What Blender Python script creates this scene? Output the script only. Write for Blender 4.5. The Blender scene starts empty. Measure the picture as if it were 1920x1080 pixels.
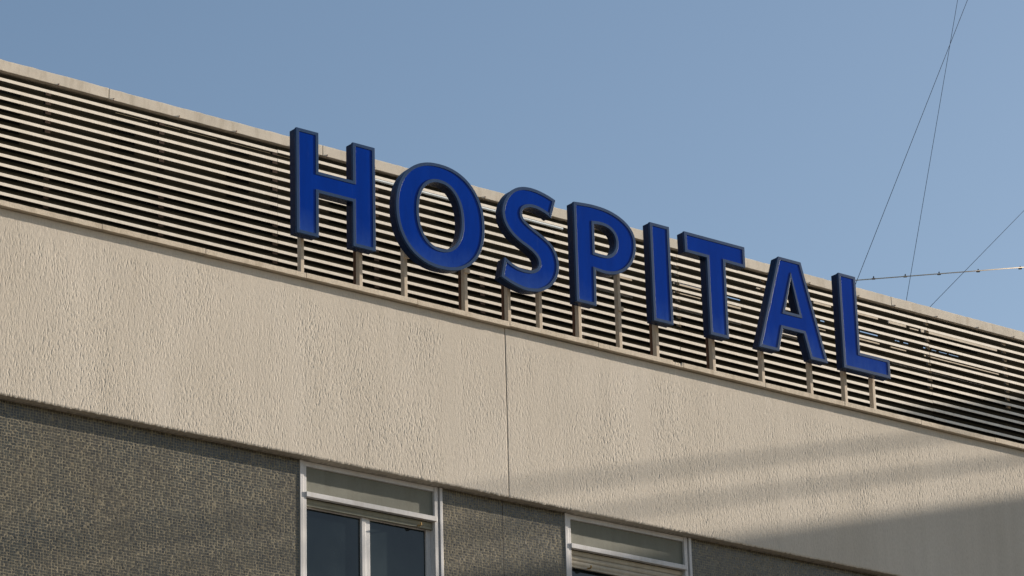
import bpy, bmesh, math, random
import numpy as np
from mathutils import Matrix, Vector
from mathutils.geometry import tessellate_polygon

random.seed(7)
rng = np.random.default_rng(11)
S = bpy.context.scene
C = S.collection

# ------------------------------------------------------------------ camera
CAM = Vector((-14.534550, -18.698984, -8.005925))
RM = [[0.7934984409654943, -0.608048078065314, -0.02525388972827262],
      [0.19568174222904722, 0.29421681196708743, -0.9354919151516641],
      [0.5762541799792299, 0.7373696510685813, 0.3524444888765662]]
cd = bpy.data.cameras.new("camera")
cam = bpy.data.objects.new("camera", cd)
C.objects.link(cam)
cd.sensor_width = 36.0
cd.lens = 120.371
cd.clip_start = 0.1
cd.clip_end = 3000
rgt, up, back = Vector(RM[0]), -Vector(RM[1]), -Vector(RM[2])
m = Matrix((rgt, up, back)).transposed().to_4x4()
m.translation = CAM
cam.matrix_world = m
S.camera = cam

# ------------------------------------------------------------------ light
# direction towards the sun
SA, ST = 5.4, 1.45
SUN = Vector((SA, -1.0, ST)).normalized()
EL = math.asin(SUN.z)
AZ = math.atan2(SUN.x, SUN.y)          # clockwise from +Y
w = bpy.data.worlds.new("World")
S.world = w
w.use_nodes = True
nt = w.node_tree
nt.nodes.clear()
sky = nt.nodes.new("ShaderNodeTexSky")
sky.sky_type = 'NISHITA'
sky.sun_disc = False
sky.sun_elevation = EL
sky.sun_rotation = AZ
sky.altitude = 100
sky.air_density = 1.0
sky.dust_density = 1.5
sky.ozone_density = 1.6
bgn = nt.nodes.new("ShaderNodeBackground")
bgn.inputs[1].default_value = 0.071
out = nt.nodes.new("ShaderNodeOutputWorld")
nt.links.new(sky.outputs[0], bgn.inputs[0])
nt.links.new(bgn.outputs[0], out.inputs[0])

sl = bpy.data.lights.new("sun", 'SUN')
sl.energy = 5.0
sl.angle = math.radians(0.53)
sl.color = (1.0, 0.88, 0.75)
so = bpy.data.objects.new("sun", sl)
C.objects.link(so)
so.rotation_euler = SUN.to_track_quat('Z', 'Y').to_euler()

vs = S.view_settings
S.display_settings.display_device = 'sRGB'
vs.view_transform = 'Standard'
vs.look = 'None'
vs.gamma = 1.0
vs.use_curve_mapping = False
vs.exposure = 1.08

# ------------------------------------------------------------------ materials
class N:
    """tiny node-tree helper"""
    def __init__(s, name):
        s.m = bpy.data.materials.new(name)
        s.m.use_nodes = True
        s.t = s.m.node_tree
        s.b = s.t.nodes["Principled BSDF"]
        s.tc = s.t.nodes.new("ShaderNodeTexCoord")
    def node(s, kind, **kw):
        n = s.t.nodes.new(kind)
        for k, v in kw.items():
            setattr(n, k, v)
        return n
    def link(s, a, b):
        s.t.links.new(a, b)
    def mapping(s, scale, loc=(0, 0, 0)):
        mp = s.node("ShaderNodeMapping")
        mp.inputs["Scale"].default_value = scale
        mp.inputs["Location"].default_value = loc
        s.link(s.tc.outputs["Object"], mp.inputs[0])
        return mp.outputs[0]
    def noise(s, scale, detail=4, rough=0.55, stretch=(1, 1, 1), loc=(0, 0, 0)):
        n = s.node("ShaderNodeTexNoise")
        n.inputs["Scale"].default_value = scale
        n.inputs["Detail"].default_value = detail
        n.inputs["Roughness"].default_value = rough
        s.link(s.mapping(stretch, loc), n.inputs["Vector"])
        return n.outputs["Fac"]
    def ramp(s, fac, stops):
        r = s.node("ShaderNodeValToRGB")
        el = r.color_ramp.elements
        while len(el) < len(stops):
            el.new(0.5)
        for e, (p, c) in zip(el, stops):
            e.position = p
            e.color = (*c, 1) if len(c) == 3 else c
        s.link(fac, r.inputs[0])
        return r.outputs[0]
    def mix(s, a, b, fac, mode='MIX'):
        x = s.node("ShaderNodeMix", data_type='RGBA', blend_type=mode)
        for sock, v in ((x.inputs[0], fac), (x.inputs[6], a), (x.inputs[7], b)):
            if isinstance(v, (int, float)):
                sock.default_value = v
            elif isinstance(v, tuple):
                sock.default_value = (*v, 1)
            else:
                s.link(v, sock)
        return x.outputs[2]
    def bump(s, h, strength, dist):
        b = s.node("ShaderNodeBump")
        b.inputs["Strength"].default_value = strength
        b.inputs["Distance"].default_value = dist
        s.link(h, b.inputs["Height"])
        s.link(b.outputs[0], s.b.inputs["Normal"])
        return b
    def col(s, c):
        if isinstance(c, tuple):
            s.b.inputs["Base Color"].default_value = (*c, 1)
        else:
            s.link(c, s.b.inputs["Base Color"])
    def set(s, **kw):
        for k, v in kw.items():
            s.b.inputs[k.replace('_', ' ')].default_value = v

def mat_stucco():
    n = N("stucco")
    big = n.noise(1.3, 5, 0.6, (1, 1, 0.45))
    streak = n.noise(7, 4, 0.6, (1.6, 1, 0.09))
    fine = n.noise(90, 3, 0.6, (1, 1, 0.4))
    c = n.ramp(big, [(0.25, (0.53, 0.485, 0.415)), (0.75, (0.61, 0.565, 0.495))])
    c = n.mix(c, n.ramp(streak, [(0.3, (0.80, 0.79, 0.76)), (0.72, (1.04, 1.03, 1.02))]), 0.35, 'MULTIPLY')
    c = n.mix(c, n.ramp(fine, [(0.3, (0.82, 0.80, 0.77)), (0.7, (1.05, 1.05, 1.05))]), 0.6, 'MULTIPLY')
    n.col(c)
    n.set(Roughness=0.95)
    n.b.inputs["Specular IOR Level"].default_value = 0.15
    n.bump(n.noise(240, 4, 0.65, (1, 1, 0.5)), 0.5, 0.003)
    return n.m

def mat_concrete(name, c1, c2, bump=0.4):
    n = N(name)
    big = n.noise(3.5, 6, 0.65)
    fine = n.noise(130, 4, 0.7)
    dirt = n.noise(14, 5, 0.7, (1, 1, 0.25), (4, 2, 1))
    c = n.ramp(big, [(0.3, c1), (0.7, c2)])
    c = n.mix(c, n.ramp(dirt, [(0.30, (0.62, 0.58, 0.52)), (0.5, (1, 1, 1))]), 0.55, 'MULTIPLY')
    c = n.mix(c, n.ramp(fine, [(0.25, (0.7, 0.68, 0.64)), (0.6, (1.03, 1.03, 1.03))]), 0.7, 'MULTIPLY')
    n.col(c)
    n.set(Roughness=0.9)
    n.bump(fine, bump, 0.004)
    return n.m

def mat_paint(name, c, rough=0.5, dirt=0.25, metallic=0.0, streak=(1, 1, 0.12), dcol=(0.55, 0.5, 0.42), spec=0.12):
    n = N(name)
    d = n.noise(9, 6, 0.7, streak)
    f = n.noise(60, 3, 0.6)
    cc = n.mix(c, n.ramp(d, [(0.35, dcol), (0.6, (1, 1, 1))]), dirt, 'MULTIPLY')
    cc = n.mix(cc, n.ramp(f, [(0.3, (0.88, 0.88, 0.88)), (0.7, (1.06, 1.06, 1.06))]), 0.5, 'MULTIPLY')
    n.col(cc)
    n.set(Roughness=rough, Metallic=metallic)
    n.b.inputs["Specular IOR Level"].default_value = spec
    n.bump(n.noise(35, 3, 0.6), 0.12, 0.002)
    return n.m

def mat_tiles():
    n = N("mosaic_tile")
    a = n.node("ShaderNodeAttribute", attribute_name="tone")
    c = n.ramp(a.outputs["Fac"], [(0.0, (0.028, 0.026, 0.022)), (0.25, (0.046, 0.042, 0.032)), (0.5, (0.062, 0.057, 0.042)),
                                  (0.75, (0.080, 0.077, 0.058)), (1.0, (0.15, 0.13, 0.09))])
    patch = n.noise(1.6, 5, 0.65)
    c = n.mix(c, n.ramp(patch, [(0.35, (0.58, 0.68, 0.78)), (0.62, (1.18, 1.08, 0.94))]), 0.8, 'MULTIPLY')
    drip = n.noise(11, 5, 0.7, (1, 1, 0.15))
    c = n.mix(c, n.ramp(drip, [(0.32, (0.7, 0.7, 0.72)), (0.6, (1.05, 1.05, 1.0))]), 0.6, 'MULTIPLY')
    n.col(c)
    n.set(Roughness=0.28)
    n.bump(n.noise(220, 3, 0.6), 0.3, 0.001)
    return n.m

def mat_glass():
    n = N("window_glass")
    n.col(n.ramp(n.noise(2.2, 3, 0.5, (1, 1, 0.8), (5, 0, 3)), [(0.35, (0.006, 0.010, 0.013)), (0.7, (0.024, 0.034, 0.036))]))
    n.set(Roughness=0.05, IOR=1.5)
    n.bump(n.noise(1.7, 2, 0.5), 0.12, 0.02)
    return n.m

def mat_face():
    n = N("blue_sign_face")
    d = n.noise(5, 5, 0.65, (1.5, 1, 0.3))
    c = n.ramp(d, [(0.3, (0.0, 0.022, 0.20)), (0.7, (0.0, 0.028, 0.25))])
    dust = n.noise(26, 5, 0.75, (1, 1, 0.1), (3, 0, 0))
    c = n.mix(c, (0.05, 0.09, 0.24), n.ramp(dust, [(0.60, (0, 0, 0)), (0.85, (0.3, 0.3, 0.3))]))
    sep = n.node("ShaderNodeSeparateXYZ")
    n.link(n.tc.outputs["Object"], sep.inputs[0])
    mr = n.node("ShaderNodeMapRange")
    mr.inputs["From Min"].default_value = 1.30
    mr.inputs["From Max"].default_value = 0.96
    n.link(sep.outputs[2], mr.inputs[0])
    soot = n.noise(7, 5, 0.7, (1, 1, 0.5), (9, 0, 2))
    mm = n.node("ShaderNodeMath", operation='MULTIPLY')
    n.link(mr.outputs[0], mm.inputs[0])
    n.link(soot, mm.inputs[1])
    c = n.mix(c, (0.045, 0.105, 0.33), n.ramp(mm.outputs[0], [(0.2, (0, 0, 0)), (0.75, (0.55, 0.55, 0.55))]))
    run = n.noise(38, 3, 0.6, (1, 1, 0.02), (1, 0, 0))
    c = n.mix(c, (0.10, 0.13, 0.30), n.ramp(run, [(0.70, (0, 0, 0)), (0.8, (0.25, 0.25, 0.25))]))
    n.col(c)
    n.set(Roughness=0.14)
    n.b.inputs["Specular IOR Level"].default_value = 0.1
    n.bump(n.noise(8, 3, 0.5), 0.08, 0.004)
    return n.m

M = dict(
    stucco=mat_stucco(),
    concrete=mat_concrete("coping_concrete", (0.50, 0.43, 0.33), (0.60, 0.53, 0.43), 0.7),
    cap=mat_concrete("cap_render", (0.50, 0.46, 0.39), (0.60, 0.55, 0.47), 0.2),
    roof=mat_concrete("roof_felt", (0.10, 0.10, 0.095), (0.16, 0.155, 0.145)),
    ground=mat_concrete("paving", (0.24, 0.20, 0.15), (0.30, 0.25, 0.19)),
    plain=mat_concrete("plain_render", (0.36, 0.33, 0.29), (0.44, 0.41, 0.36)),
    grout=mat_concrete("grout", (0.155, 0.14, 0.10), (0.26, 0.23, 0.16), 0.02),
    slat=mat_paint("slat_paint", (0.78, 0.725, 0.63), 0.5, 0.3),
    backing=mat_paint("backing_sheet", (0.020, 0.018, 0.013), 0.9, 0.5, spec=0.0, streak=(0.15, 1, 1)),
    rust=mat_paint("rusty_steel", (0.13, 0.075, 0.05), 0.8, 0.6),
    gap_dark=mat_paint("dark_gap_strip", (0.034, 0.030, 0.020), 0.9, 0.5, spec=0.0, streak=(0.2, 1, 1)),
    sliver=mat_paint("light_sliver", (0.26, 0.22, 0.15), 0.9, 0.6, spec=0.0),
    darkpost=mat_paint("dark_brown_steel", (0.055, 0.035, 0.025), 0.8, 0.5),
    board=mat_paint("rear_board", (0.68, 0.60, 0.47), 0.7, 0.4),
    duct=mat_paint("duct_grey", (0.74, 0.80, 0.82), 0.45, 0.2),
    alu=mat_paint("window_aluminium", (0.58, 0.58, 0.585), 0.5, 0.35, spec=0.2),
    blind=mat_paint("blind_panel", (0.185, 0.19, 0.16), 0.6, 0.25),
    blind2=mat_paint("greenish_shutter", (0.26, 0.26, 0.21), 0.6, 0.3),
    shutter=mat_paint("shutter_slat", (0.46, 0.42, 0.34), 0.55, 0.35),
    brass=mat_paint("brass_hook", (0.40, 0.26, 0.10), 0.7, 0.3),
    casing=mat_paint("casing_navy", (0.009, 0.020, 0.060), 0.25, 0.35, spec=0.1),
    trim=mat_paint("trim_navy", (0.022, 0.052, 0.125), 0.36, 0.25, spec=0.08),
    post=mat_paint("post_paint", (0.50, 0.43, 0.34), 0.55, 0.45),
    cable=mat_paint("cable_steel", (0.03, 0.045, 0.075), 1.0, 0.1),
    rope=mat_paint("pale_rope", (0.80, 0.68, 0.52), 0.8, 0.1),
    black=mat_paint("dark_clamp", (0.03, 0.03, 0.035), 0.5, 0.1),
    tile=mat_tiles(), glass=mat_glass(), face=mat_face(),
)

# ------------------------------------------------------------------ mesh helpers
class MB:
    def __init__(s):
        s.v = []
        s.f = []
    def quad(s, a, b, c, d):
        i = len(s.v)
        s.v += [a, b, c, d]
        s.f.append((i, i + 1, i + 2, i + 3))
    def box(s, x0, x1, y0, y1, z0, z1):
        i = len(s.v)
        s.v += [(x0, y0, z0), (x1, y0, z0), (x1, y1, z0), (x0, y1, z0),
                (x0, y0, z1), (x1, y0, z1), (x1, y1, z1), (x0, y1, z1)]
        s.f += [tuple(i + k for k in q) for q in ((0, 3, 2, 1), (4, 5, 6, 7), (0, 1, 5, 4), (1, 2, 6, 5), (2, 3, 7, 6), (3, 0, 4, 7))]
    def tube(s, p, q, r, n=8, r2=None):
        p, q = Vector(p), Vector(q)
        r2 = r if r2 is None else r2
        d = (q - p).normalized()
        a = d.orthogonal().normalized()
        b = d.cross(a)
        i = len(s.v)
        for c, rr in ((p, r), (q, r2)):
            for k in range(n):
                t = 2 * math.pi * k / n
                s.v.append(tuple(c + (a * math.cos(t) + b * math.sin(t)) * rr))
        for k in range(n):
            s.f.append((i + k, i + (k + 1) % n, i + n + (k + 1) % n, i + n + k))
        s.f.append(tuple(i + k for k in reversed(range(n))))
        s.f.append(tuple(i + n + k for k in range(n)))
    def build(s, name, mat, parent=None, bevel=0.0, smooth=False, loc=None):
        me = bpy.data.meshes.new(name)
        me.from_pydata(s.v, [], s.f)
        me.materials.append(mat)
        o = bpy.data.objects.new(name, me)
        C.objects.link(o)
        if loc:
            o.location = loc
        if parent:
            o.parent = parent
        if smooth:
            for p in me.polygons:
                p.use_smooth = True
        if bevel:
            b = o.modifiers.new("bevel", 'BEVEL')
            b.width = bevel
            b.segments = 2
            b.limit_method = 'ANGLE'
        return o

def box(name, mat, parent, b, bevel=0.0):
    mb = MB()
    mb.box(*b)
    return mb.build(name, mat, parent, bevel)

def thing(name, label, cat, loc=(0, 0, 0), group=None):
    o = bpy.data.objects.new(name, None)
    C.objects.link(o)
    o.location = loc
    o['label'] = label
    o['category'] = cat
    if group:
        o['group'] = group
    return o

def tag(o, label, cat, group=None):
    o['label'] = label
    o['category'] = cat
    if group:
        o['group'] = group
    return o

# ------------------------------------------------------------------ ground and building mass
gm = MB()
gm.quad((-900, -900, -9.6), (900, -900, -9.6), (900, 900, -9.6), (-900, 900, -9.6))
g = gm.build("ground", M['ground'])
g['kind'] = 'structure'

B = thing("hospital_building", "long facade with a pale stucco parapet band above mosaic walls and two windows", "building", (0, 0, -9.6))
# children are built in world coordinates, so parent with the inverse offset
def bpart(o, parent=None):
    o.parent = parent or B
    if parent is None:
        o.matrix_parent_inverse = Matrix.Translation((0, 0, 9.6))
    return o

W1, W2 = (-1.768, -0.540), (0.574, 1.790)
MOS = 0.085                    # mosaic surface
mb = MB()
# wall core behind the mosaic, with two window openings (z from -2.45 up)
YB = MOS + 0.0003
ZW = -2.45
for x0, x1 in ((-9, W1[0]), (W1[1], W2[0]), (W2[1], 20.6)):
    mb.box(x0, x1, YB, 0.50, ZW, -0.703)
mb.box(-9, 20.6, YB, 0.50, -9.6, ZW)
bpart(mb.build("wall", M['grout']))
mb = MB()
mb.box(-9, 20.6, 0.055, 0.50, -0.70, 0.60)
bpart(mb.build("wall", M['plain']))
mb = MB()
mb.box(-9, 20.6, 0.505, 12, 0.30, 0.50)
mb.box(-9, 20.6, 0.505, 12, -9.6, -3.0)
bpart(mb.build("roof", M['roof']))

# ---- mosaic: every tile real, slightly tilted, tone stored per tile
def tiles(x0, x1, z0, z1):
    p = 0.0208
    pz = 0.0196
    nx, nz = int((x1 - x0) / p), int((z1 - z0) / pz)
    X, Z = np.meshgrid(np.arange(nx), np.arange(nz))
    X = x0 + (X.ravel() + 0.5) * (x1 - x0) / nx
    Z = z1 - (Z.ravel() + 0.5) * (z1 - z0) / nz
    n = len(X)
    # paper-faced sheets of tiles laid a little out of line
    sx = np.floor(X / 0.31)
    sz = np.floor(Z / 0.31)
    h = np.sin(sx * 12.9898 + sz * 78.233) * 43758.5453
    h = h - np.floor(h)
    h2 = np.sin(sx * 39.346 + sz * 11.135) * 24634.63
    h2 = h2 - np.floor(h2)
    X = X + (h - 0.5) * 0.003 + rng.normal(0, 0.0008, n)
    Z = Z + (h2 - 0.5) * 0.0022 + rng.normal(0, 0.0005, n)
    hx = (p - 0.0031) / 2 + rng.normal(0, 0.0004, n)
    hz = (pz - 0.0027) / 2 + rng.normal(0, 0.0004, n)
    tx = rng.normal(0, 0.030, n)
    tz = rng.normal(0, 0.022, n)
    y = MOS + rng.normal(0, 0.00012, n)
    V = np.zeros((n, 8, 3))
    for k, (a, b) in enumerate(((-1, -1), (1, -1), (1, 1), (-1, 1))):
        V[:, k, 0] = X + a * hx * 0.97
        V[:, k, 2] = Z + b * hz * 0.97
        V[:, k, 1] = y + a * hx * tx + b * hz * tz
        V[:, k + 4, 0] = X + a * hx
        V[:, k + 4, 2] = Z + b * hz
        V[:, k + 4, 1] = YB + 0.0012
    base = (np.arange(n) * 8)[:, None, None]
    F = np.array([(0, 1, 2, 3), (4, 5, 1, 0), (5, 6, 2, 1), (6, 7, 3, 2), (7, 4, 0, 3)])[None] + base
    F = F.reshape(-1, 4)
    me = bpy.data.meshes.new("mosaic_tiles")
    me.vertices.add(n * 8)
    me.vertices.foreach_set("co", V.ravel())
    me.loops.add(F.size)
    me.loops.foreach_set("vertex_index", F.ravel().astype(np.int32))
    me.polygons.add(len(F))
    me.polygons.foreach_set("loop_start", np.arange(0, F.size, 4, dtype=np.int32))
    me.polygons.foreach_set("loop_total", np.full(len(F), 4, dtype=np.int32))
    me.update()
    me.polygons.foreach_set("use_smooth", np.zeros(len(F), dtype=bool))
    at = me.attributes.new("tone", 'FLOAT', 'FACE')
    tone = np.clip(rng.beta(2.2, 3.0, n) + (h - 0.5) * 0.10 + (rng.random(n) > 0.975) * 0.45, 0, 1)
    at.data.foreach_set("value", np.repeat(tone, 5).astype(np.float32))
    me.materials.append(M['tile'])
    o = bpy.data.objects.new("mosaic_tiles", me)
    C.objects.link(o)
    o['kind'] = 'stuff'
    bpart(o)
tiles(-4.7, W1[0] - 0.003, -2.30, -0.703)
tiles(W1[1] + 0.003, 0.0, -1.9, -0.703)
tiles(0.006, W2[0] - 0.003, -1.9, -0.703)
tiles(W2[1] + 0.003, 6.0, -1.6, -0.703)

# ---- stucco band: real trowelled relief
def field(nx, nz, dx, dz, sx, sz):
    a = rng.normal(0, 1, (nz, nx))
    fx = np.fft.fftfreq(nx, dx)[None, :]
    fz = np.fft.fftfreq(nz, dz)[:, None]
    k = np.exp(-2 * (math.pi ** 2) * ((fx * sx) ** 2 + (fz * sz) ** 2))
    r = np.fft.ifft2(np.fft.fft2(a) * k).real
    return r / r.std()

def stucco(x0, x1, z0=-0.70, z1=0.60, smooth_at=()):
    nx, nz = int((x1 - x0) / 0.0026), int((z1 - z0) / 0.0056)
    dx, dz = (x1 - x0) / (nx - 1), (z1 - z0) / (nz - 1)
    X, Z = np.meshgrid(np.linspace(x0, x1, nx), np.linspace(z0, z1, nz))
    n1 = field(nx, nz, dx, dz, 0.0018, 0.0056)
    n2 = field(nx, nz, dx, dz, 0.0030, 0.0085)
    n3 = field(nx, nz, dx, dz, 0.10, 0.16)
    n4 = field(nx, nz, dx, dz, 0.05, 0.6)
    h = 0.00029 * np.tanh(1.3 * n1) + 0.00010 * n2
    pits = np.clip(-n1 - 0.35 * n2 - 0.75, 0, 1.3)
    h = h - 0.00045 * pits
    amp = np.clip(0.98 + 0.14 * n3 + 0.04 * n4, 0.3, 1.45)
    # trowelled smoother strip under the coping and at patches
    edge = z1 - 0.13 + 0.02 * field(nx, nz, dx, dz, 0.12, 3.0)
    amp = amp * np.where(Z > edge, 0.5, 1.0)
    for sx, w_ in smooth_at:
        amp = amp * (1 - 0.65 * np.exp(-((X - sx) / w_) ** 2) * np.clip(1.0 + 0.4 * n3, 0, 1))
    h = h * amp + 0.0003 * n3
    # lower lip slightly ragged, rounded edge
    lip = np.clip((z0 + 0.012 - Z) / 0.012, 0, 1)
    Y = -h + lip * 0.006
    Z = Z + lip * 0.0016 * field(nx, nz, dx, dz, 0.006, 1.0)
    # rounded arris at the joint ends
    for xe in (x0, x1):
        Y = Y + 0.003 * np.clip(1 - np.abs(X - xe) / 0.004, 0, 1) ** 2
    V = np.stack([X, Y, Z], -1).reshape(-1, 3)
    idx = np.arange(nx * nz).reshape(nz, nx)
    F = np.stack([idx[:-1, :-1], idx[:-1, 1:], idx[1:, 1:], idx[1:, :-1]], -1).reshape(-1, 4)
    # returns: soffit, top, both ends
    nb = len(V)
    verts = []
    faces = []
    rings = [(idx[0, :].tolist(), 0.084), (idx[-1, :].tolist(), 0.052), (idx[:, 0].tolist(), 0.052), (idx[:, -1].tolist(), 0.052)]
    for j, (ring, yy) in enumerate(rings):
        b = nb + len(verts)
        for i in ring:
            x, y, z = V[i]
            verts.append((x, yy, z if j > 1 else (z0 if j == 0 else z1)))
        for k in range(len(ring) - 1):
            q = (ring[k], b + k, b + k + 1, ring[k + 1])
            faces.append(q if j in (0, 3) else q[::-1])
    me = bpy.data.meshes.new("stucco_panel")
    AV = np.vstack([V, np.array(verts)])
    AF = np.vstack([F, np.array(faces)]).astype(np.int32)
    me.vertices.add(len(AV))
    me.vertices.foreach_set("co", AV.ravel())
    me.loops.add(AF.size)
    me.loops.foreach_set("vertex_index", AF.ravel())
    me.polygons.add(len(AF))
    me.polygons.foreach_set("loop_start", np.arange(0, AF.size, 4, dtype=np.int32))
    me.polygons.foreach_set("loop_total", np.full(len(AF), 4, dtype=np.int32))
    me.update()
    sm = np.zeros(len(AF), dtype=bool)
    sm[:len(F)] = True
    me.polygons.foreach_set("use_smooth", sm)
    me.materials.append(M['stucco'])
    o = bpy.data.objects.new("stucco_panel", me)
    C.objects.link(o)
    bpart(o)
    return o
stucco(-4.5, -0.0022, smooth_at=((-1.9, 0.03), (-0.5, 0.08)))
stucco(0.0040, 5.7, smooth_at=((2.68, 0.035), (1.3, 0.06)))
for a, b in ((-9, -4.507), (5.707, 20.595)):
    bpart(box("stucco_panel", M['stucco'], None, (a, b, 0.0, 0.052, -0.70, 0.60)))
bpart(box("joint_filler", M['rust'], None, (-0.006, 0.007, 0.012, 0.054, -0.70, 0.602)))

bpart(box("joint_filler", M['black'], None, (0.0004, 0.0056, MOS - 0.0002, MOS + 0.01, -2.2, -0.704)))

# ---- coping on the parapet, one stone per 0.835 m
cut = [-9.0, -7.1, -5.15, -4.3, -3.46, -2.63, -1.79, -0.82, 0.018]
x = 0.018
while x < 20:
    x += 0.835
    cut.append(min(x, 20.59))
for i, (a, b) in enumerate(zip(cut[:-1], cut[1:])):
    if b - a < 0.05:
        continue
    o = MB()
    nseg = max(2, int((b - a) / (0.008 if abs(b - 1.688) < 0.01 else 0.03)))
    xs = np.linspace(a + 0.0018, b - 0.0018, nseg + 1)
    prof = [(-0.042, 0.6045), (-0.042, 0.6436), (0.36, 0.655), (0.36, 0.6045)]
    dz = random.uniform(-0.0015, 0.0015) + (0.004 if abs(a - 0.018) < 0.01 else 0)
    if abs(b - 0.018) < 0.01:
        dz = -0.002
    jit = [random.gauss(0, 0.0005) for _ in xs]
    jy = [random.gauss(0, 0.00015) for _ in xs]
    chip = None
    if abs(b - 1.688) < 0.01:
        chip = True
    for k, xx in enumerate(xs):
        for q, (yy, zz) in enumerate(prof):
            ex = 0
            if chip and b - 0.105 < xx < b - 0.012 and q == 1:
                ex = -0.006 - random.random() * 0.006
            o.v.append((xx, yy + (jy[k] if yy < 0 else 0) + (0.002 + 0.003 * random.random() if ex else 0), zz + dz + (jit[k] if q < 2 else 0) + ex))
    for k in range(len(xs) - 1):
        for q in range(4):
            r = (q + 1) % 4
            o.f.append((4 * k + q, 4 * (k + 1) + q, 4 * (k + 1) + r, 4 * k + r))
    o.f.append((0, 1, 2, 3))
    e = 4 * (len(xs) - 1)
    o.f.append((e + 3, e + 2, e + 1, e))
    bpart(o.build("coping_stone", M['concrete'], None, 0.0022))

# ------------------------------------------------------------------ windows
def window(x0, x1, shutters, zbot):
    """jambs and head are the window's own mesh; the rest are its sub-parts"""
    JF = 0.0785
    LJ, RJ = x0 + 0.056, x1 - 0.070
    fr = MB()
    fr.box(x0 + 0.001, x0 + 0.030, JF, 0.18, zbot, -0.703)          # left jamb, stepped
    fr.box(x0 + 0.0302, LJ, JF + 0.006, 0.18, zbot, -0.703)
    fr.box(x1 - 0.024, x1 - 0.001, JF, 0.18, zbot, -0.703)          # right jamb, two fins with a groove
    fr.box(x1 - 0.0395, x1 - 0.0242, JF + 0.022, 0.18, zbot, -0.703)
    fr.box(RJ, x1 - 0.0397, JF + 0.004, 0.18, zbot, -0.703)
    fr.box(LJ + 0.0002, RJ - 0.0002, JF + 0.008, 0.18, -0.738, -0.7032)   # head
    f = fr.build("window", M['alu'], None, 0.0015)
    bpart(f)
    box("transom_panel", M['blind'], f, (LJ + 0.0002, RJ - 0.0002, 0.105, 0.118, -0.926, -0.7382))
    box("middle_rail", M['alu'], f, (LJ - 0.006, RJ + 0.014, 0.071, 0.110, -0.962, -0.9265), 0.002)
    z = -0.9635
    for k in range(shutters):
        s = MB()
        n = 6
        hgt = 0.0355
        for xx in (LJ + 0.002, RJ - 0.002):
            for j in range(n + 1):
                t = j / n
                s.v.append((xx, 0.118 - 0.006 * math.sin(math.pi * t) , z - hgt * t))
            for j in range(n + 1):
                t = 1 - j / n
                s.v.append((xx, 0.126, z - hgt * t))
        c = 2 * (n + 1)
        for j in range(c):
            s.f.append((j, (j + 1) % c, c + (j + 1) % c, c + j))
        s.f.append(tuple(reversed(range(c))))
        s.f.append(tuple(range(c, 2 * c)))
        s.build("shutter_slat", M['shutter' if shutters > 1 else 'blind2'], f)
        z -= hgt + 0.0035
    # end bar of the shutter
    box("shutter_bar", M['shutter' if shutters > 1 else 'blind2'], f, (LJ + 0.002, RJ - 0.002, 0.108, 0.128, z - 0.016, z), 0.002)
    zb = z - 0.016
    hk = MB()
    hx = LJ + (RJ - LJ) * (0.88 if shutters == 1 else 0.155)
    pts = [(hx, 0.108, zb + 0.010), (hx, 0.080, zb + 0.006), (hx - 0.004, 0.062, zb + 0.009), (hx - 0.010, 0.060, zb + 0.022)]
    for a, b in zip(pts[:-1], pts[1:]):
        hk.tube(a, b, 0.006, 6)
    hk.build("hook", M['brass'], f, smooth=True)
    # sliding sashes
    xm = LJ + (RJ - LJ) * 0.485
    zt = -1.010
    sh = MB()
    sh.box(LJ + 0.0003, RJ - 0.0003, 0.148, 0.178, zt - 0.012, -0.9632)
    sh.box(RJ - 0.040, RJ - 0.0004, 0.135, 0.170, zbot, -0.966)
    sh.box(xm - 0.036, xm - 0.004, 0.128, 0.172, zbot, -0.966)
    sh.box(xm - 0.0038, xm + 0.036, 0.134, 0.172, zbot, -0.966)
    sh.build("sash_frame", M['alu'], f, 0.0015)
    box("pane", M['glass'], f, (LJ + 0.0003, xm - 0.0362, 0.152, 0.160, zbot, zt - 0.0122))
    box("pane", M['glass'], f, (xm + 0.0362, RJ - 0.0402, 0.152, 0.160, zbot, zt - 0.0122))
    # black sheet across the opening, standing in for the unlit room
    bk = MB()
    bk.box(x0 + 0.002, x1 - 0.002, 0.49, 0.498, ZW, -0.71)
    bk.build("interior", M['black'], f)
window(W1[0], W1[1], 1, ZW)
window(W2[0], W2[1], 3, ZW)

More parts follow.
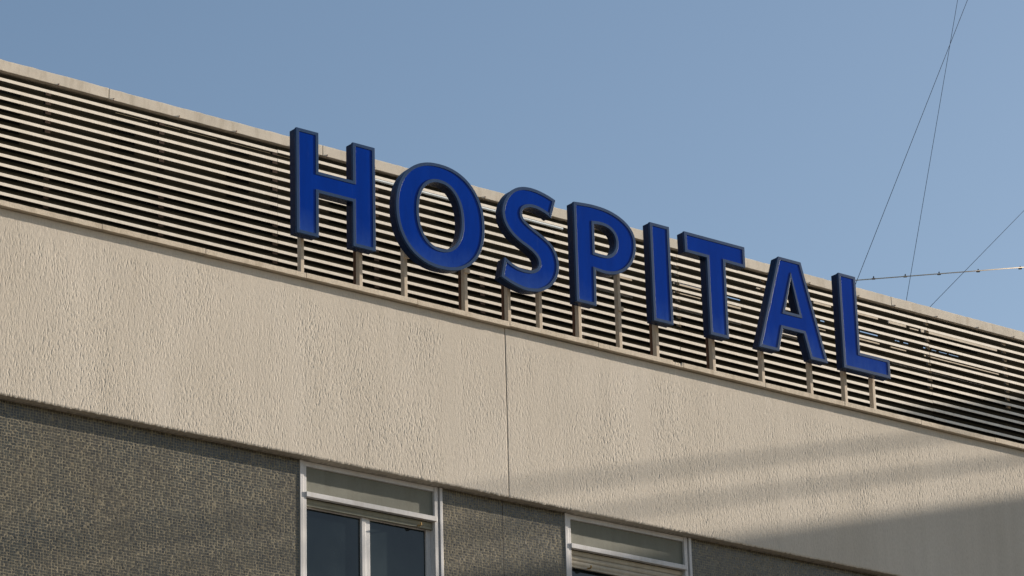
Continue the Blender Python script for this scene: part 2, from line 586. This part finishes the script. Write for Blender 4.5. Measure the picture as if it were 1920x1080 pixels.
# ------------------------------------------------------------------ louvre screen on the roof
L = thing("louvre_screen", "long rooftop screen of pale horizontal slats under a concrete coloured cap", "louvre screen", (0, 1.0, 0.5))
LI = Matrix.Translation((0, -1.0, -0.5))
def lp(o, parent=None):
    o.parent = parent or L
    if parent is None:
        o.matrix_parent_inverse = LI
    return o
PITCH = 0.0729
slat_cut = [-9.0, -5.25, -1.335, 2.57, 5.396, 9.5]
slat_mesh = {}
for k in range(20):
    zc = 2.048 - PITCH * k
    for a, b in zip(slat_cut[:-1], slat_cut[1:]):
        key = (a, b)
        if key not in slat_mesh:
            s = MB()
            s.box(a + 0.0015, b - 0.0015, 0, 0.005, -0.0118, 0.0118)
            me = bpy.data.meshes.new("slat")
            me.from_pydata(s.v, [], s.f)
            me.materials.append(M['slat'])
            slat_mesh[key] = me
        o = bpy.data.objects.new("slat", slat_mesh[key])
        C.objects.link(o)
        o.location = (0, 1.0 + random.gauss(0, 0.0006), zc + random.gauss(0, 0.0010))
        o.rotation_euler = (math.radians(random.gauss(-4, 1.2)), random.gauss(0, 0.00025), 0)
        lp(o)
        key = (a, b, 'gap_dark')  # dark strip added behind each slat for the dark band in the gap
        if key not in slat_mesh:
            s = MB()
            s.box(a + 0.0015, b - 0.0015, 0.020, 0.026, 0.004, 0.0135 + 0.033)
            me = bpy.data.meshes.new("gap_strip")
            me.from_pydata(s.v, [], s.f)
            me.materials.append(M['gap_dark'])
            slat_mesh[key] = me
        q = bpy.data.objects.new("gap_strip", slat_mesh[key])
        C.objects.link(q)
        q.location = o.location
        lp(q)
# cap blocks with a thin lip
cc = [-9.0, -6.65, -4.71, -2.81, -0.93, 1.02, 2.99, 4.972, 6.9, 9.5]
for a, b in zip(cc[:-1], cc[1:]):
    dz = random.gauss(0, 0.0015)
    s = MB()
    xs = np.linspace(a + 0.0025, b - 0.0025, max(2, int((b - a) / 0.05)))
    for xx in xs:
        j = random.gauss(0, 0.0011)
        for yy, zz in ((0.992, 2.106), (0.992, 2.190), (1.085, 2.198), (1.085, 2.106)):
            s.v.append((xx, yy, zz + dz + (j if zz > 2.15 else j * 0.4)))
    for k in range(len(xs) - 1):
        for q in range(4):
            r = (q + 1) % 4
            s.f.append((4 * k + q, 4 * (k + 1) + q, 4 * (k + 1) + r, 4 * k + r))
    s.f.append((0, 1, 2, 3))
    e = 4 * (len(xs) - 1)
    s.f.append((e + 3, e + 2, e + 1, e))
    cp = s.build("cap", M['cap'], None, 0.003)
    lp(cp)
    bx = a + 0.04
    while bx < b:
        rv = MB()
        rv.tube((bx, 0.985, 2.116), (bx, 0.995, 2.116), 0.0045, 7)
        rv.tube((bx, 0.994, 2.100), (bx, 0.994, 2.108), 0.004, 6)
        rv.build("rivet", M['rust'], cp)
        bx += random.choice((0.44, 0.5, 0.56))
# screen posts: pale ones on the right, dark brown ones on the left
for xx in (2.587, 3.527, 4.455, 5.41, 6.35):
    lp(box("screen_post", M['board'], None, (xx, xx + 0.034, 1.037, 1.060, 1.45, 2.105)))
for xx in (-4.3, -3.34, -2.37, -1.36, -0.42, 0.6, 1.6):
    lp(box("screen_post", M['darkpost'], None, (xx + 0.2, xx + 0.245, 1.33, 1.36, 0.5, 2.25)))
# near-black sheet added to keep the gaps dark, with slots the sky shows through
YW = 1.3995
holes = [(2.873, 3.170, 2.002, 0.012), (3.451, 3.605, 2.000, 0.006), (4.972, 5.186, 1.996, 0.008), (5.389, 5.45, 1.995, 0.006),
         (5.49, 5.55, 1.995, 0.006), (5.729, 5.80, 1.994, 0.010), (5.83, 5.89, 1.992, 0.007), (5.92, 6.02, 1.990, 0.009),
         (6.04, 6.16, 1.989, 0.010), (4.513, 4.562, 2.002, 0.007)]
holes = [(a, b, z - h_ * 0.9, z + h_ * 0.9) for a, b, z, h_ in holes]
xsb = sorted({-9.0, 9.5, *[v for h_ in holes for v in h_[:2]]})
zsb = sorted({0.5, 2.30, *[v for h_ in holes for v in h_[2:]]})
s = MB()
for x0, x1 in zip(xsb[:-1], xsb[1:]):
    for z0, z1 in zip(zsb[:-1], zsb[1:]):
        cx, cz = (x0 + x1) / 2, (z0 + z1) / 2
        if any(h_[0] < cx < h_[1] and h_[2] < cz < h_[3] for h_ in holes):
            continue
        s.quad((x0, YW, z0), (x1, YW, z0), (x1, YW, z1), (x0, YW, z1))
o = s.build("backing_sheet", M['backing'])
md = o.modifiers.new("thickness", 'SOLIDIFY')
md.thickness = 0.004
md.offset = -1
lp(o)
# battens and boards fixed in front of the sheet
boards = [(1.998 + 0.24, 2.381, 1.911, 0.013), (1.95, 2.380, 1.757, 0.013), (2.829, 3.125, 1.976, 0.009), (2.833, 3.116, 2.035, 0.004),
          (2.825, 3.119, 1.888, 0.014), (2.818, 3.123, 1.756, 0.012), (3.330, 3.560, 1.899, 0.011), (3.322, 3.557, 1.759, 0.011),
          (4.434, 4.519, 1.895, 0.006), (3.95, 4.185, 1.754, 0.013), (4.75, 5.151, 2.140 - 0.004, 0.013), (5.277, 5.487, 2.130, 0.013),
          (4.80, 5.149, 1.895, 0.012), (5.282, 5.466, 1.896, 0.008), (5.282, 5.459, 1.751, 0.009), (5.667, 6.6, 2.126, 0.018),
          (5.531, 5.634, 2.121, 0.006), (5.684, 6.6, 1.894, 0.011), (5.459, 6.4, 1.754, 0.005), (3.75, 3.95, 2.125, 0.006),
          (4.40, 4.60, 2.13, 0.010)]
for a, b, z, hh in boards:
    lp(box("batten_or_sliver", M['board'], None, (a, b, 1.349, 1.362, z - hh * 0.9, z + hh * 0.9)))
# pale grey duct
s = MB()
s.tube((-0.56, 1.006, 2.0245), (1.39, 1.006, 2.0245), 0.0105, 14)
lp(s.build("duct", M['duct'], smooth=False))
# thin strips on the left, added to imitate slivers of light in the gaps
for a, b, z in ((-2.513, -2.23, 2.2145), (-2.16, -1.95, 2.2140), (-1.88, -1.62, 2.2145), (-1.50, -0.95, 2.2140)):
    lp(box("batten_or_sliver", M['sliver'], None, (a, b, 1.392, 1.397, z - 0.0014, z + 0.0014)))

# ------------------------------------------------------------------ letters
def offset(poly, d):
    """mitred inward offset; poly counter-clockwise (seen from the front: x right, z up)"""
    n = len(poly)
    res = []
    for i in range(n):
        p0, p1, p2 = Vector(poly[i - 1]), Vector(poly[i]), Vector(poly[(i + 1) % n])
        e1 = (p1 - p0).normalized()
        e2 = (p2 - p1).normalized()
        n1 = Vector((-e1.y, e1.x))
        n2 = Vector((-e2.y, e2.x))
        k = 1 + n1.dot(n2)
        mvec = (n1 + n2) / max(k, 0.25)
        res.append(tuple(p1 + mvec * d))
    return res

def area(p):
    return 0.5 * sum(p[i - 1][0] * p[i][1] - p[i][0] * p[i - 1][1] for i in range(len(p)))

def orient(p, ccw=True):
    return list(p) if (area(p) > 0) == ccw else list(reversed(p))

def smooth_curve(pts, corners, sub=4, closed=True):
    n = len(pts)
    res = []
    for i in range(n):
        p1, p2 = Vector(pts[i]), Vector(pts[(i + 1) % n])
        p0 = Vector(pts[i - 1]) if i not in corners else p1 * 2 - p2
        p3 = Vector(pts[(i + 2) % n]) if (i + 1) % n not in corners else p2 * 2 - p1
        if i in corners and (i + 1) % n in corners:
            res.append(tuple(p1))
            continue
        for k in range(sub):
            t = k / sub
            q = 0.5 * ((2 * p1) + (-p0 + p2) * t + (2 * p0 - 5 * p1 + 4 * p2 - p3) * t * t + (-p0 + 3 * p1 - 3 * p2 + p3) * t ** 3)
            res.append(tuple(q))
    return res

def superellipse(cx, cz, rx, rz, e=2.2, n=72):
    r = []
    for k in range(n):
        t = 2 * math.pi * k / n
        c, s_ = math.cos(t), math.sin(t)
        r.append((cx + rx * math.copysign(abs(c) ** (2 / e), c), cz + rz * math.copysign(abs(s_) ** (2 / e), s_)))
    return r

ZB, ZT = 0.958, 1.760
Hp = [(-1.838, ZB), (-1.655, ZB), (-1.655, 1.300), (-1.350, 1.300), (-1.350, ZB), (-1.158, ZB), (-1.158, ZT), (-1.348, ZT), (-1.348, 1.458), (-1.655, 1.458), (-1.655, ZT), (-1.842, ZT)]
Op = superellipse(-0.5665, 1.360, 0.4005, 0.411)
Oh = superellipse(-0.5705, 1.3645, 0.1975, 0.263)
Sp = [(0.514, 1.729), (0.468, 1.581), (0.425, 1.602), (0.362, 1.621), (0.305, 1.627), (0.255, 1.620), (0.215, 1.600), (0.195, 1.570), (0.193, 1.534), (0.214, 1.502), (0.261, 1.471), (0.316, 1.443), (0.372, 1.417), (0.427, 1.387), (0.477, 1.347), (0.513, 1.288), (0.529, 1.222), (0.523, 1.150), (0.493, 1.080), (0.436, 1.014), (0.356, 0.968), (0.285, 0.950), (0.210, 0.945), (0.132, 0.957), (0.056, 0.978), (-0.015, 1.006), (0.020, 1.161), (0.080, 1.130), (0.140, 1.110), (0.206, 1.103), (0.268, 1.109), (0.313, 1.130), (0.338, 1.162), (0.342, 1.197), (0.326, 1.232), (0.288, 1.264), (0.235, 1.292), (0.180, 1.315), (0.130, 1.342), (0.086, 1.374), (0.046, 1.418), (0.019, 1.470), (0.010, 1.531), (0.021, 1.591), (0.048, 1.650), (0.088, 1.702), (0.137, 1.741), (0.195, 1.765), (0.260, 1.776), (0.328, 1.775), (0.395, 1.765), (0.458, 1.749)]
Sp = smooth_curve(Sp, {0, 1, 25, 26}, 3)
Pp = [(0.697, ZT), (0.793, 1.770), (0.886, 1.775), (0.990, 1.771), (1.083, 1.754), (1.170, 1.721), (1.240, 1.672), (1.280, 1.612), (1.293, 1.541), (1.284, 1.465), (1.255, 1.392), (1.208, 1.331), (1.146, 1.284), (1.072, 1.253), (0.985, 1.241), (0.886, 1.247), (0.882, ZB), (0.697, ZB)]
Pp = smooth_curve(Pp, {0, 15, 16, 17}, 3)
Ph = [(0.884, 1.625), (0.948, 1.632), (1.008, 1.627), (1.059, 1.606), (1.092, 1.568), (1.103, 1.517), (1.092, 1.463), (1.062, 1.419), (1.018, 1.392), (0.960, 1.384), (0.884, 1.388)]
Ph = smooth_curve(Ph, {0, 10}, 3)
Ip = [(1.450, ZB), (1.640, ZB), (1.636, ZT), (1.447, ZT)]
Tp = [(2.020, ZB), (2.202, ZB), (2.202, 1.595), (2.411, 1.592), (2.411, ZT), (1.793, ZT), (1.797, 1.595), (2.018, 1.595)]
Ap = [(2.520, ZB), (2.722, ZB), (2.777, 1.160), (3.003, 1.160), (3.063, ZB), (3.240, ZB), (3.006, ZT), (2.772, ZT)]
Ah = [(2.894, 1.611), (2.808, 1.305), (2.966, 1.305)]
Lp = [(3.419, ZB), (3.922, ZB), (3.922, 1.111), (3.599, 1.111), (3.599, ZT), (3.419, ZT)]

RIM, DEPTH = 0.0215, 0.088
TY0, TY1, FY = -0.001, 0.020, 0.0028

def ring(mb, A, B_, ya, yb, flip=False):
    n = len(A)
    i = len(mb.v)
    mb.v += [(p[0], ya, p[1]) for p in A] + [(p[0], yb, p[1]) for p in B_]
    for k in range(n):
        q = (i + k, i + (k + 1) % n, i + n + (k + 1) % n, i + n + k)
        mb.f.append(q[::-1] if flip else q)

def fill(mb, loops, y, flip=False):
    vl = [[Vector((p[0], p[1], 0)) for p in lp_] for lp_ in loops]
    tri = tessellate_polygon(vl)
    i = len(mb.v)
    flat = [p for lp_ in loops for p in lp_]
    mb.v += [(p[0], y, p[1]) for p in flat]
    for t in tri:
        a, b, c = (flat[k] for k in t)
        ccw = (b[0] - a[0]) * (c[1] - a[1]) - (b[1] - a[1]) * (c[0] - a[0]) > 0
        t = tuple(i + k for k in t)
        mb.f.append(t if ccw != flip else t[::-1])

def letter(name, label, outer, hole, posts, rusty=()):
    outer = orient(outer, True)
    loops = [outer] + ([orient(hole, False)] if hole else [])
    cx = sum(p[0] for p in outer) / len(outer)
    t = thing(name, label, "sign letter", (cx, 0.05, 0.65), "raised letters of the sign on the parapet")
    inv = Matrix.Translation((-cx, -0.05, -0.65))
    def put(o):
        o.parent = t
        o.matrix_parent_inverse = inv
        return o
    cas = MB()
    for lp_ in loops:
        ring(cas, lp_, lp_, 0.004, DEPTH)
    fill(cas, loops, DEPTH, True)
    put(cas.build("casing", M['casing']))
    tr = MB()
    for lp_ in loops:
        o_ = offset(lp_, -0.0028)
        i_ = offset(lp_, RIM)
        ring(tr, i_, o_, TY0, TY0)
        ring(tr, o_, o_, TY0, TY1)
        ring(tr, o_, lp_, TY1, TY1)
        ring(tr, i_, i_, TY0, FY + 0.003, True)
    b = put(tr.build("trim", M['trim'], None))
    bv = b.modifiers.new("bevel", 'BEVEL')
    bv.width = 0.0005
    bv.segments = 2
    bv.limit_method = 'ANGLE'
    wl = b.modifiers.new("weld", 'WELD')
    wl.merge_threshold = 0.0002
    b.modifiers.move(1, 0)
    fc = MB()
    inner = [offset(lp_, RIM - 0.003) for lp_ in loops]
    fill(fc, inner, FY)
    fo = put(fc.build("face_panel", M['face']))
    md_ = fo.modifiers.new("thickness", 'SOLIDIFY')
    md_.thickness = 0.003
    md_.offset = -1
    for k, (px, top) in enumerate(posts):
        wdt = 0.028
        p = MB()
        p.box(px, px + wdt, 0.106, 0.150, 0.632, top)
        p.box(px - 0.012, px + wdt + 0.012, 0.0883, 0.1055, ZB + 0.05, min(top, ZB + 0.085))
        put(p.build("post", M['post'], None, 0.0015))
        if k in rusty:
            q = MB()
            q.box(px - 0.004, px + 0.004, 0.153, 0.178, 0.632, top - 0.05)
            put(q.build("angle_iron", M['rust']))
    return t

letter("letter_h", "blue box letter H, first of the sign, tall with two stems", Hp, None, [(-1.737, 1.25), (-1.228, 1.25)], (1,))
letter("letter_o", "round blue box letter O with an oval opening, right of the H", Op, Oh, [(-0.829, 1.20), (-0.281, 1.16)], (1,))
letter("letter_s", "curved blue box letter S between the O and the P", Sp, None, [(0.118, 1.08), (0.414, 1.12)], (0,))
letter("letter_p", "blue box letter P with a rounded bowl, between the S and the I", Pp, Ph, [(0.791, 1.30), (1.184, 1.42)], (0,))
letter("letter_i", "narrow blue box letter I, one plain upright bar on a single post", Ip, None, [(1.550, 1.25)], (0,))
letter("letter_t", "blue box letter T with a wide top bar on a single post", Tp, None, [(2.120, 1.25)], (0,))
letter("letter_a", "blue box letter A with slanted legs and a small triangular opening", Ap, Ah, [(2.627, 1.12), (3.138, 1.12)])
letter("letter_l", "blue box letter L, last of the sign, with a short foot to the right", Lp, None, [(3.509, 1.25), (3.819, 1.09)])

# ------------------------------------------------------------------ cables above the roof
MX, MY = 12.6, 5.0
mast = thing("antenna_mast", "tall steel mast on the roof that carries the guy cables", "mast", (MX, MY, 0.5))
s = MB()
s.tube((0, 0, 0), (0, 0, 17.5), 0.06, 12, 0.035)
s.build("mast_tube", M['cable'], mast, smooth=True)
s = MB()
s.box(-0.2, 0.2, -0.2, 0.2, 0.0, 0.03)
s.build("base_plate", M['cable'], mast)
def cable(label, p, q, r, mat, sag=0.0, name="guy_cable", cat="cable", group="thin dark cables against the sky"):
    p, q = Vector(p), Vector(q)
    s_ = MB()
    n = 14 if sag else 1
    pts = []
    for k in range(n + 1):
        t = k / n
        v = p.lerp(q, t)
        v.z -= sag * 4 * t * (1 - t)
        pts.append(v)
    for a, b in zip(pts[:-1], pts[1:]):
        s_.tube(a, b, r, 6)
    o_ = s_.build(name, mat, None, smooth=True)
    tag(o_, label, cat, group)
    return o_
cable("dark guy cable rising from beside the letter L, more slanted than its neighbour", (8.49 - 1.9 * 0.6, 5, 4.38 - 1.9 * 1.9 * 0.6), (MX, MY - 0.03, 12.2), 0.0030, M['cable'])
cable("dark guy cable meeting the screen cap well right of the letter L, nearly upright", (9.16 - 0.9, 5, 4.27 - 3.38 * 0.9), (MX, MY - 0.02, 15.9), 0.0028, M['cable'])
cable("short dark cable leaving the far right end of the screen cap", (9.50 - 1.8, 5, 4.27 - 0.93 * 1.8), (MX, MY - 0.04, 4.27 + 0.93 * 3.1), 0.0028, M['cable'])
rp = cable("pale horizontal rope with small dark clamps crossing above the screen", (8.20, 5.05, 4.285), (MX, MY - 0.05, 5.45), 0.0055, M['rope'], 0.0, "stay_rope", "rope", None)
for xx in (8.75, 9.21, 9.71, 10.3, 10.95):
    t_ = (xx - 8.20) / (MX - 8.20)
    zz = 4.285 + (5.45 - 4.285) * t_
    s = MB()
    s.tube((xx - 0.02, 5.04, zz - 0.004), (xx + 0.02, 5.04, zz + 0.006), 0.0095, 8)
    s.tube((xx, 5.04, zz), (xx + 0.004, 5.04, zz + 0.028), 0.007, 6)
    s.build("clamp", M['black'], rp)

# ------------------------------------------------------------------ the side wing whose roof line shades the facade
WX = 20.62
wg = thing("side_wing", "taller pale wing of the building projecting to the right of the facade", "building", (26, -6, -9.6))
wi = Matrix.Translation((-26, 6, 9.6))
def wp(o_):
    o_.parent = wg
    o_.matrix_parent_inverse = wi
    return o_
CE, C2, C1, CT = [c + 0.2685 * WX for c in (-1.22, -0.915, -0.635, -0.152)]
wp(box("wall", M['plain'], None, (WX, 34, -11.0, 12.0, -9.6, CE - 0.102)))
wp(box("roof_edge", M['cap'], None, (WX - 0.03, 34.03, -11.03, 12.03, CE - 0.10, CE)))
wp(box("stair_tower", M['plain'], None, (WX, 26, -2.35, 5.0, CE + 0.002, CT)))
rl = MB()
for zz in (C2, C1):
    rl.tube((WX, -10.9, zz), (WX, -2.36, zz), 0.027, 10)
wp(rl.build("handrail", M['alu'], smooth=True))
for yy in (-10.9, -8.2):
    s = MB()
    s.tube((WX + 0.08, yy, CE), (WX + 0.08, yy, C1), 0.02, 8)
    wp(s.build("baluster", M['alu'], smooth=True))
